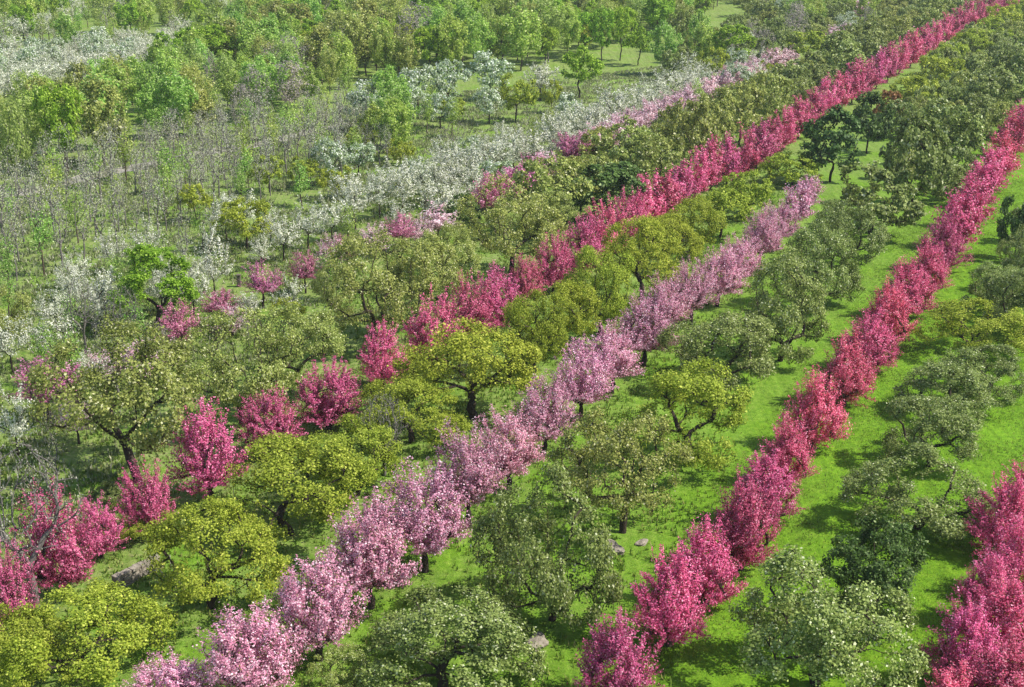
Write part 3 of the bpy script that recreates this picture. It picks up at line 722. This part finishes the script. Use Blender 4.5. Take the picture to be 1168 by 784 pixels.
def rock(px, py, size, flat, seed, label):
    import bmesh
    rng = random.Random(seed); bm = bmesh.new(); bmesh.ops.create_icosphere(bm, subdivisions=3, radius=1)
    for v in bm.verts:
        c = v.co; f = 1 + 0.22 * math.sin(3 * c.x + seed) * math.cos(2.5 * c.y + seed * 2) + 0.12 * math.sin(6 * c.z + 4 * c.x + seed) + rng.uniform(-.04, .04)
        v.co = (c.x * f * size * 1.3, c.y * f * size * 0.8, c.z * f * size * flat)
    me = bpy.data.meshes.new('boulder'); bm.to_mesh(me); bm.free(); me.materials.append(M['stone'])
    x, y, _ = ground_at(px, py); o = bpy.data.objects.new('boulder', me); o.location = (x, y, gz(x, y) + size * flat * 0.35); o.rotation_euler = (0, 0, seed)
    o['label'] = label; o['category'] = 'boulder'; link(o)
rock(612, 732, 0.55, 0.4, 1.3, 'pale flat boulder at the foot of the big grey green tree')
rock(700, 626, 0.55, 0.4, 2.1, 'tan boulder under the olive green tree beside the magenta row')
rock(732, 618, 0.3, 0.5, 3.7, 'smaller stone beside the tan boulder')
rock(552, 604, 0.25, 0.5, 4.4, 'small stone at the foot of a light pink tree')

# dry stone bank and the dead branch lying against it
x, y, _ = ground_at(152, 668)
def stone_wall(px0, px1, h, label, seed):
    a = np.array(ground_at(*px0)[:2]); b = np.array(ground_at(*px1)[:2]); d = b - a; L = np.linalg.norm(d); rz = math.atan2(d[1], d[0])
    rr = random.Random(seed); V = []; Fc = []; z = 0
    row = 0
    while z < h:
        hh = rr.uniform(0.14, 0.24); xx = 0
        while xx < L:
            w = rr.uniform(0.25, 0.55); v, f = boxv((xx + w / 2, rr.uniform(-.04, .04), z + hh / 2 - 0.05), (w - 0.02, 0.45 - row * 0.03, hh - 0.015))
            v = [(p[0] + rr.uniform(-.02, .02), p[1] + rr.uniform(-.03, .03), p[2] + rr.uniform(-.015, .015)) for p in v]
            o = len(V); V += v; Fc += [tuple(i + o for i in q) for q in f]; xx += w
        z += hh; row += 1
    o = mesh_obj('stone_wall', V, Fc, M['stone']); o.location = (a[0], a[1], gz(*a)); o.rotation_euler = (0, 0, rz); o['label'] = label; o['category'] = 'wall'; link(o)
stone_wall((132, 676), (178, 652), 0.7, 'low dry stone wall between crimson and yellow green trees', 1)
stone_wall((106, 378), (134, 371), 0.5, 'short grey stone kerb on the rough slope', 2)
# post
x, y, _ = ground_at(273, 326)
e = empty('wooden_post', (x, y, gz(x, y)), 'short dark wooden post standing in the green patch by pink blossom', 'post')
box('post_shaft', (0, 0, 0.45), (0.3, 0.3, 1.1), M['wood_old'], e); box('post_cap', (0, 0, 1.05), (0.36, 0.36, 0.1), M['wood_old'], e)
# fallen branch
rng = np.random.default_rng(5)
tips = [np.array((rng.uniform(0.6, 2.6), rng.uniform(-0.9, 0.9), rng.uniform(0.1, 1.1))) for _ in range(22)]
s, tp = grow(rng, tips, (0.5, 0, 0.3), (-0.6, 0, 0.1), seg=0.3, wob=0.06); s.finish(0.014, 0.5); tv, tf = s.mesh()
o = mesh_obj('fallen_branch', tv, tf, M['bark_pale'], smooth=True); x, y, _ = ground_at(205, 672); o.location = (x, y, gz(x, y)); o.rotation_euler = (0, 0, 2.4)
o['label'] = 'pale dead branch lying beside the dry stone wall'; o['category'] = 'branch'; link(o)
# fence by the roadside bank
a = np.array(ground_at(-12, 200)[:2]); b = np.array(ground_at(84, 188)[:2]); d = b - a; L = float(np.linalg.norm(d))
e = empty('wooden_fence', (a[0], a[1], gz(*a)), 'low wooden rail fence in front of the bright green roadside tree', 'fence', math.atan2(d[1], d[0]))
k = 0
while k * 2.2 < L:
    box('fence_post', (k * 2.2, 0, 0.5), (0.12, 0.12, 1.2), M['wood_old'], e); k += 1
for z in (0.55, 0.95): box('fence_rail', (L / 2, 0.09, z), (L, 0.05, 0.1), M['wood_old'], e)
# white shed seen between the trunks
x, y, _ = ground_at(36, 176)
e = empty('white_shed', (x, y, gz(x, y)), 'small white shed glimpsed between trunks beside the bright green tree', 'shed', 0.4)
box('wall', (0, 0, 1.1), (2.4, 2.2, 2.4), M['white_wall'], e)
V = [(-1.4, -1.35, 2.25), (1.4, -1.35, 2.25), (1.4, 1.35, 2.25), (-1.4, 1.35, 2.25), (-1.4, 0, 3.0), (1.4, 0, 3.0)]
link(mesh_obj('roof', V, [(0, 1, 5, 4), (3, 4, 5, 2), (0, 4, 3), (1, 2, 5), (0, 3, 2, 1)], M['roof_grey'], e))
box('door', (0.2, -1.115, 0.95), (0.8, 0.05, 1.9), M['wood_old'], e)

# ------------------------------------------------------------------ air
def haze_mat():
    m, nt = nt_new('haze_air'); o = nt.nodes.new('ShaderNodeOutputMaterial'); v = nt.nodes.new('ShaderNodeVolumePrincipled')
    v.inputs['Color'].default_value = (0.86, 0.92, 1.0, 1); v.inputs['Density'].default_value = 0.00016; v.inputs['Anisotropy'].default_value = 0.2
    nt.links.new(v.outputs[0], o.inputs['Volume']); return m
V, Fc = boxv((0, 1700, 24), (5200, 4800, 52))
hz = mesh_obj('haze', V, Fc, haze_mat()); hz['kind'] = 'stuff'; hz['label'] = 'thin pale spring haze over the far orchard'; COL.objects.link(hz)

# ------------------------------------------------------------------ light, sky, camera
SUN_EL, SUN_AZ = 50, 100       # azimuth clockwise from +Y (north); the sun stands right of and a little behind the camera
w = bpy.data.worlds.new('World'); sc.world = w; w.use_nodes = True; nt = w.node_tree
sky = nt.nodes.new('ShaderNodeTexSky'); sky.sky_type = 'NISHITA'; sky.sun_disc = False
sky.sun_elevation = R(SUN_EL); sky.sun_rotation = R(SUN_AZ)
bg = nt.nodes['Background']; bg.inputs['Strength'].default_value = 0.13; nt.links.new(sky.outputs[0], bg.inputs['Color'])
sl = bpy.data.lights.new('sun', 'SUN'); sl.energy = 4.7; sl.angle = R(0.5); sl.color = (1.0, 0.95, 0.87)
so = bpy.data.objects.new('sun', sl); COL.objects.link(so)
so.rotation_euler = (R(90 - SUN_EL), 0, R(180 - SUN_AZ))
cam = bpy.data.cameras.new('camera'); cam.sensor_fit = 'HORIZONTAL'; cam.sensor_width = 36; cam.lens = 36 * F / 1168; cam.clip_end = 9000; cam.clip_start = 0.5
co = bpy.data.objects.new('camera', cam); co.location = (0, 0, HC); co.rotation_euler = (R(90) - TH, 0, 0); COL.objects.link(co); sc.camera = co
sc.view_settings.view_transform = 'Standard'; sc.view_settings.look = 'None'; sc.view_settings.gamma = 1; sc.view_settings.exposure = 0.50
sc.view_settings.use_curve_mapping = False
sc.cycles.max_bounces = 6; sc.cycles.diffuse_bounces = 3; sc.cycles.transmission_bounces = 3; sc.cycles.glossy_bounces = 2
sc.cycles.use_denoising = True
for (sp, lod, i), (t, c, *_ ) in PROTO.items():
    bpy.data.objects.remove(t); bpy.data.objects.remove(c)
import collections as _c
_n = _c.Counter(o.name.split('.')[0] for o in bpy.data.objects if o.get('label'))
print('TREES', len(PLACED), 'OBJ', len(bpy.data.objects))
